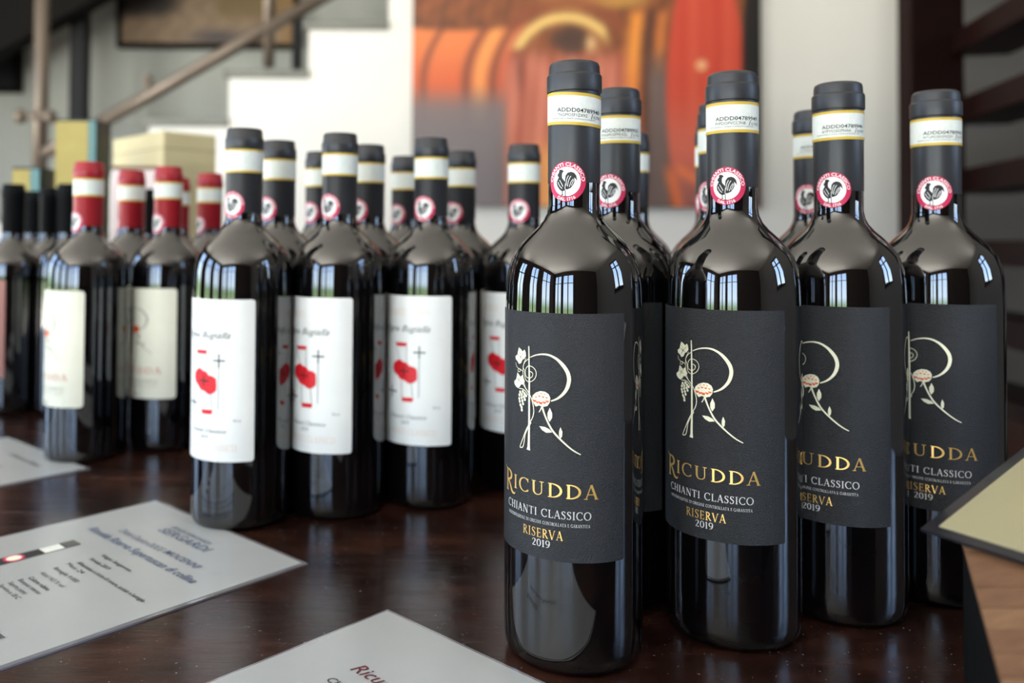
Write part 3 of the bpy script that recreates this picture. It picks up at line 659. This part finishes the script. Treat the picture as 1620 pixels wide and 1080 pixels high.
def poster_fn(x, y):  # barrel picture, with a grey sheen of light painted over its lower part
    n = hsh(x, y)
    c = mixc((112, 64, 38), (150, 84, 48), .5 + .5 * n)                      # dim vault
    c = mixc(c, (66, 42, 30), sm(20, 55, y) * (1 - sm(655, 830, x)) * .4)
    c = mixc(c, (196, 146, 70), (1 - sm(0, 22, abs(y - 4 + .0006 * (x - 920) ** 2))) * sm(830, 880, x) * (1 - sm(1000, 1045, x)) * .9)
    # middle barrels, salmon red with streaks
    k = sm(62, 110, y) * sm(785, 800, x) * (1 - sm(985, 1005, x))
    st_ = .5 + .28 * sin(x * .12 + .8 * sin(y * .03)) + .22 * sin(x * .29 + y * .02 + 1.3); c = mixc(c, mixc((172, 88, 68), (212, 128, 104), st_), k); c = mixc(c, (120, 66, 54), k * math.exp(-((x - 822) / 6) ** 2 - ((y - 110) / 40) ** 2) * .8)
    c = mixc(c, (240, 168, 92), sm(200, 260, y) * math.exp(-((x - 868) / 20) ** 2) * .9)
    # left barrel lying on its side
    xb = x - .0040 * max(0, 135 - y) ** 2
    k = sm(44, 56, y + .0008 * (x - 720) ** 2) * (1 - sm(790, 808, xb))
    b = mixc((216, 98, 58), (232, 128, 72), 1 - sm(60, 150, y))
    b = mixc(b, (244, 166, 92), math.exp(-((xb - 757) / 12) ** 2) * .8); b = mixc(b, (196, 96, 70), sm(775, 800, xb))
    for hx, hw in ((668, 6), (736, 8), (778, 7)): b = mixc(b, (112, 62, 48), math.exp(-((xb - hx) / hw) ** 2) * .75)
    b = mixc(b, (122, 112, 114), sm(128, 180, y) * .92); b = mixc(b, (104, 98, 100), sm(180, 300, y) * .6)  # grey sheen of light on the poster, painted over the barrel's lower half
    c = mixc(c, b, k)
    c = mixc(c, (122, 112, 114), sm(170, 220, y) * (1 - sm(770, 800, x)) )  # same painted grey sheen across the lower left of the print
    # lit arch
    r = math.hypot(x - 895, y - 115); k = math.exp(-((r - 86) / 9) ** 2) * (1 - sm(72, 86, y)) * (1 - sm(950, 970, x)); c = mixc(c, (140, 74, 48), math.exp(-((r - 110) / 12) ** 2) * (1 - sm(40, 60, y)) * .8)
    c = mixc(c, (70, 50, 44), (1 - sm(12, 32, math.hypot((x - 902) / 1.25, y - 64))) * .85)
    c = mixc(c, (240, 200, 120), k)
    c = mixc(c, (226, 184, 130), math.exp(-((x - 934) / 9) ** 2 - ((y - 70) / 14) ** 2))
    # tall lit stave ends right of the arch
    k = sm(8, 30, y); xx = x - .0009 * (y - 150) ** 2 * .5
    c = mixc(c, mixc((240, 150, 62), (222, 110, 66), sm(80, 220, y)), k * math.exp(-((xx - 1000) / 12) ** 2))
    c = mixc(c, (78, 46, 36), k * math.exp(-((xx - 1022) / 8) ** 2) * .85)
    c = mixc(c, (224, 128, 60), k * math.exp(-((xx - 1040) / 8) ** 2) * (1 - sm(70, 130, y)) * .8)
    c = mixc(c, (112, 96, 94), sm(1018, 1032, x) * (1 - sm(1050, 1068, x)) * sm(60, 140, y) * .9)
    # big upright red barrel
    e = math.hypot((x - 1116) / (64 - .00018 * (y - 150) ** 2 * .3), (y - 150) / 240)
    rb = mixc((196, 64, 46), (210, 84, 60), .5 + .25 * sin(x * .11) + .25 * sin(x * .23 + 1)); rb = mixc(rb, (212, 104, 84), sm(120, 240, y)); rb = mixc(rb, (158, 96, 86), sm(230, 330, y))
    c = mixc(c, rb, 1 - sm(.93, 1.03, e))
    c = mixc(c, (232, 168, 120), 1 - sm(6, 12, math.hypot(x - 1109, y - 103)))
    c = mixc(c, (236, 118, 70), math.exp(-((x - 1064 - .25 * (y - 290)) / 9) ** 2) * sm(250, 280, y) * .9)
    c = mixc(c, (240, 128, 78), math.exp(-((y - 276 - .6 * (x - 1090)) / 9) ** 2) * (1 - sm(14, 26, abs(x - 1090))) * .9)
    c = mixc(c, (26, 22, 22), sm(1168, 1180, x - .0006 * (y - 90) ** 2 * (1 if y < 90 else .2)) * (1 - .55 * sm(210, 310, y)))
    return c
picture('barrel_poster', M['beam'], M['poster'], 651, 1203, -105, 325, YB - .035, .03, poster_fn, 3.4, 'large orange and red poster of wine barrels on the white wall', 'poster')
def paint_fn(x, y):
    n = hsh(x * 1.3, y * 2)
    c = mixc((112, 92, 72), (134, 112, 88), .5 + .5 * n)
    c = mixc(c, (30, 24, 20), (1 - sm(10, 36, y + .18 * max(0, x - 250))) * (1 - sm(255, 300, x)))
    c = mixc(c, (98, 78, 40), sm(330, 360, x) * (1 - sm(15, 40, y)) * .8)
    c = mixc(c, (52, 46, 52), math.exp(-((y - 58) / 11) ** 2 - ((x - 345) / 42) ** 2) * .9)
    c = mixc(c, (126, 92, 48), sm(430, 455, x) * .7)
    return c
picture('landscape_painting', M['beam'], M['paint'], 192, 466, -110, 68, 3.955, .04, paint_fn, 5, 'dim brown framed painting on the grey stairwell wall, upper left', 'painting', .02)
pq = aty(-70, 146, 3.97); pr = aty(34, 40, 3.97)
dk = thing('dark_picture', 'dark brown picture on the grey wall at the left edge', 'picture', ((pq.x + pr.x) / 2, 3.97, pq.z))
w_ = pr.x - pq.x; h_ = pr.z - pq.z
MB().box(-w_ / 2, w_ / 2, -.005, .025, 0, h_).build('backing_board', M['beam'], dk); MB().box(-w_ / 2 + .03, w_ / 2 - .03, -.012, -.005, .03, h_ - .03).build('face_panel', M['iron'], dk)

# wine rack on the right: upright and shelves running towards the camera
rk = thing('wine_rack', 'dark mahogany rack with upright post and level shelves at the right edge', 'rack', (0, 0, 0))
MB().box(1.385, 1.545, 2.5, 2.575, 0, 2.6).build('upright', M['dwood'], rk, bevel=.004)
dv = Vector((-.2, -1, 0)).normalized(); pv = Vector((1, -.2, 0)).normalized(); o0 = Vector((1.50, 2.5, 0)); Ls = 1.5; Dp = .16
MB().box(-.0, .06, 0, Dp, 0, 2.6, 0, Matrix(((dv.x, pv.x, 0, (o0 + dv * Ls).x), (dv.y, pv.y, 0, (o0 + dv * Ls).y), (0, 0, 1, 0), (0, 0, 0, 1)))).build('upright', M['dwood'], rk, bevel=.004)
for k in range(-3, 6):
    z = TZ + .200 + .2035 * k
    MB().box(.0, Ls, 0, Dp, z - .034, z + .034, 0, Matrix(((dv.x, pv.x, 0, o0.x), (dv.y, pv.y, 0, o0.y), (0, 0, 1, 0), (0, 0, 0, 1)))).build('shelf', M['dwood'], rk, bevel=.003)

# ------------------------------------------------------------ table
tb = thing('tasting_table', 'dark brown lacquered tasting table under all the bottles', 'table', (-.42, .95, 0))
MB().box(-1.2, 1.15, -.83, .85, TZ - .045, TZ).build('tabletop', M['table'], tb, bevel=.004)
MB().box(-1.1, 1.05, -.73, .75, TZ - .14, TZ - .045).build('apron', M['table'], tb)
for sx_ in (-1.1, 1.05):
    for sy_ in (-.73, .75):
        MB().box(sx_ - .035, sx_ + .035, sy_ - .035, sy_ + .035, 0, TZ - .045).build('leg', M['table'], tb, bevel=.004)

# ------------------------------------------------------------ printed sheets on the table
def sheet(name, label, origin, ux, w, l, margin, texts, z=.0, paperm='paper', photo=None):
    t = thing(name, label, 'sheet', (origin[0], origin[1], TZ + z)); ang = math.atan2(ux[1], ux[0]); t.rotation_euler.z = ang
    # local frame: x along the top edge, page runs towards -y
    MB().box(0, w, -l, 0, 0, .0010).build('laminate', M['lam'], t)
    p = MB().box(margin, w - margin, -l + margin, -margin, .0010, .0014).build('paper', M[paperm], t)
    for nm, polys, m in texts:
        mb = MB()
        for q in polys:
            q = [(u, -v) for u, v in q]
            if sum(q[i - 1][0] * q[i][1] - q[i][0] * q[i - 1][1] for i in range(len(q))) < 0: q = q[::-1]
            mb.add([(u / 1000, v / 1000, .0017) for u, v in q], [tuple(range(len(q)))])
        mb.build(nm, m, p)
    return t, p
def tl(text, u, v, h, width=None, shear=0, bold=0):      # text line, baseline at v mm below the top edge
    return [[(x, v - y) for x, y in q] for q in place(sans(text, h, shear, bold), u, 0, width)]
p1 = []
head = tl('BINDI SERGARDI', 75, 29, 4.0, 52) + tl('SERGARDI', 72.5, 39, 8, 66, .2, .01)
title = tl('Chianti Classico DOCG', 52, 60.5, 6.5, 62, .25) + tl('MOCENNI', 117, 59.5, 6.0, 44, .25, .01) + tl('Ricudda Riserva Supertuscan di collina', 31.7, 74.5, 7.2, 149, .25, .012)
body = (tl('Vitigni: Sangiovese', 91.5, 92.5, 3.4, 42, 0, .01) + tl('Annata 2019', 92, 101, 3.4, 28, 0, .01) + tl('Affinamento in botte di rovere, acciaio e bottiglia', 92.5, 110, 3.4, 92, 0, .01)
        + tl('Mesi 24', 90, 116, 3.4, 24) + tl('Bottiglie 9.000', 91.5, 125, 3.4, 34) + tl('Alcol 14,5 % vol', 92.8, 134.5, 3.4, 34) + tl('Colore rubino', 95.8, 143, 3.4, 30, 0, .01) + tl('Bouquet intenso', 95, 149, 3.4, 32) + tl('Sapore pieno', 95, 155, 3.4, 26) + tl('Servire a 18 C', 95, 161, 3.4, 30)
        + tl('Abbinamenti', 93, 176, 3.8, 30, 0, .02) + tl('Carni rosse, selvaggina, formaggi stagionati', 93, 187, 3.6, 80, 0, .01) + tl('Temperatura di servizio consigliata', 93, 194, 3.6, 62, 0, .01) + tl('Conservare in luogo fresco', 93, 201, 3.6, 56, 0, .01) + tl('al riparo dalla luce', 93, 208, 3.6, 38, 0, .01))
s1, pp = sheet('wine_list_sheet', 'large laminated wine sheet with a bottle picture, under the foremost white label bottle', (-.2414, .7281), (.7323, -.6809), .206, .297, .003, [('heading_print', head, M['blue']), ('title_print', title, M['blue']), ('body_print', body, M['ink'])])
bt = MB()   # printed picture of a bottle neck on the sheet
def fl2(polys, mi):
    for q in polys: bt.add([(u / 1000, -v / 1000, .0017 + mi * .00006) for u, v in q[::-1]], [tuple(range(len(q)))], mi)
fl2([[(48, 92), (60, 92), (60.3, 150), (70, 172), (74, 190), (74, 280), (34, 280), (34, 190), (38, 172), (47.7, 150)]], 0)
fl2([[(48.3, 103), (59.7, 103), (59.7, 117), (48.3, 117)]], 1); fl2(disc(54, 136, 7, 18), 2); fl2(disc(54, 136, 5, 18), 3)
fl2([[(36, 205), (72, 205), (72, 262), (36, 262)]], 3); fl2([[(48, 92), (60, 92), (60, 102), (48, 102)]], 4)
bt.build('bottle_picture', [M['ink'], M['strip'], M['pink'], M['labc'], M['inkg']], pp)
sheet('price_list_sheet', 'laminated sheet at bottom centre with dark red title, before the sharp bottle', (-.0312, .5159), (.7097, -.7045), .21, .297, .0022,
      [('title_print', tl('Ricudda', 41, 62.5, 8.6, None, .3), M['wine']), ('body_print', tl('Chianti Classico Riserva 2019', 41, 78, 5, 90, .2), M['ink'])])
sheet('tasting_sheet', 'small looking pale laminated sheet at the left edge, before the cream label bottles', (-.4825, .9545), (.746, -.666), .193, .297, .003,
      [('title_print', tl('Calidonia Chianti', 84, 34, 6.5, 70, .2), M['inkg']), ('body_print', tl('Sangiovese 2019', 84, 60, 4, 45) + tl('Annata', 100, 84, 4, 30), M['inkg'])])

# ------------------------------------------------------------ sloping wooden stand with a cream sheet, bottom right
Cn = Vector((.20035, .35596, .103)); E1 = Vector((.06697, .03474, .02567)).normalized(); E2 = Vector((.018468, -.035605, 0)).normalized()
nr = Vector((-.28589, -.14829, .94672)).normalized()
Lp = Vector((.20781, .33900, .10259)); dd = (Vector((.17894, .27275, .08350)) - Lp); dd = (dd - nr * dd.dot(nr)).normalized(); rr = nr.cross(dd).normalized()
if rr.x < 0: rr = -rr
Lp = Lp - nr * .0016
def frame(o, a, b, c): return Matrix(((a.x, b.x, c.x, o.x), (a.y, b.y, c.y, o.y), (a.z, b.z, c.z, o.z + TZ), (0, 0, 0, 1)))
FR = frame(Lp, dd, rr, nr)
sd = thing('display_stand', 'black wedge stand with a striped light wood top, bottom right corner', 'stand', (0, 0, 0))
t0, t1, wd = -.036, .115, .20
cor = [Lp + dd * t + rr * w - nr * .012 for t, w in ((t0 + .002, .002), (t1 - .002, .002), (t1 - .002, wd - .002), (t0 + .002, wd - .002))]
vs = [(c.x, c.y, TZ + .0004) for c in cor] + [(c.x, c.y, c.z + TZ) for c in cor]
MB().add(vs, [(3, 2, 1, 0), (4, 5, 6, 7), (0, 1, 5, 4), (1, 2, 6, 5), (2, 3, 7, 6), (3, 0, 4, 7)]).build('wedge_body', M['black'], sd)
bd = MB().box(t0, t1, 0, wd, -.012, -.0012, 0, FR).build('top_board', M['boardC'], sd)
rw = .0118; nrow = int((t1 - t0) / rw)
for k in range(nrow):
    y = 0
    while y < wd - .001:
        l = min(random.choice((.045, .06, .075)) if y else random.choice((.02, .035, .055)), wd - y)
        MB().box(t0 + k * rw + .0002, t0 + (k + 1) * rw - .0002, y + .0002 if y else 0, y + l - .0002, -.0012, random.choice((-.0002, 0)), 0, FR).build('stave', random.choice((M['boardA'], M['boardA'], M['boardB'], M['boardB'], M['boardC'])), bd)
        y += l
FS = frame(Cn + nr * .0002, E1, E2, nr)
cs = thing('cream_sheet', 'cream laminated sheet with dark border on the wooden stand, right edge', 'sheet', (0, 0, 0))
MB().box(0, .18, 0, .13, 0, .0012, 0, FS).build('laminate', M['lamd'], cs)
MB().box(.005, .175, .005, .125, .0012, .0016, 0, FS).build('paper', M['sheetc'], cs)

# ------------------------------------------------------------ boxes behind the bottles
def carton(name, label, x0, x1, y0, y1, h, edge):
    t = thing(name, label, 'box', ((x0 + x1) / 2, (y0 + y1) / 2, TZ)); w = (x1 - x0) / 2; d = (y1 - y0) / 2
    MB().box(-w, w, -d, d, 0, h).build('carton_body', M['green'], t, bevel=.0015)
    MB().box(-w + .001, w - edge, -d - .0012, -d - .0002, .01, h - .004).build('front_panel', M['gold'], t)
    MB().box(w - edge + .0005, w - .0008, -d - .0012, -d - .0002, .002, h - .003).build('corner_stripe', M['teal'], t)
p = aty(88, 188, 1.36); q = aty(153, 188, 1.36); carton('gift_box', 'tall gold and dark green gift box above the leftmost red capped bottle', p.x, q.x, 1.36, 1.42, p.z - TZ, .013)
p = aty(19, 264, 1.36); q = aty(64, 264, 1.36); carton('gift_box', 'smaller gold and dark green gift box behind the dark capped bottles', p.x, q.x, 1.36, 1.435, p.z - TZ, .016)
cb = thing('cream_box', 'large cream cardboard box turned corner on, behind the red capped bottles', 'box', (-.471, 1.43, TZ), R_(45))
h = aty(257, 206, 1.43).z - TZ
MB().box(0, .10, 0, .197, 0, h).build('box_body', M['boxc'], cb, bevel=.002)
MB().box(-.0006, .1006, -.0006, .1976, h - .03, h - .0288).build('lid_seam', M['brown'], cb)
p = aty(176, 262, 1.31); q = aty(247, 262, 1.31); h = p.z - TZ
wb = thing('white_carton', 'small pinkish white carton with brown top edge, before the cream box', 'box', ((p.x + q.x) / 2, 1.34, TZ))
w = (q.x - p.x) / 2
MB().box(-w, w, -.03, .03, 0, h - .006).build('carton_body', M['boxp'], wb, bevel=.001); MB().box(-w - .001, w + .001, -.031, .031, h - .006, h).build('carton_lid', M['brown'], wb, bevel=.001)
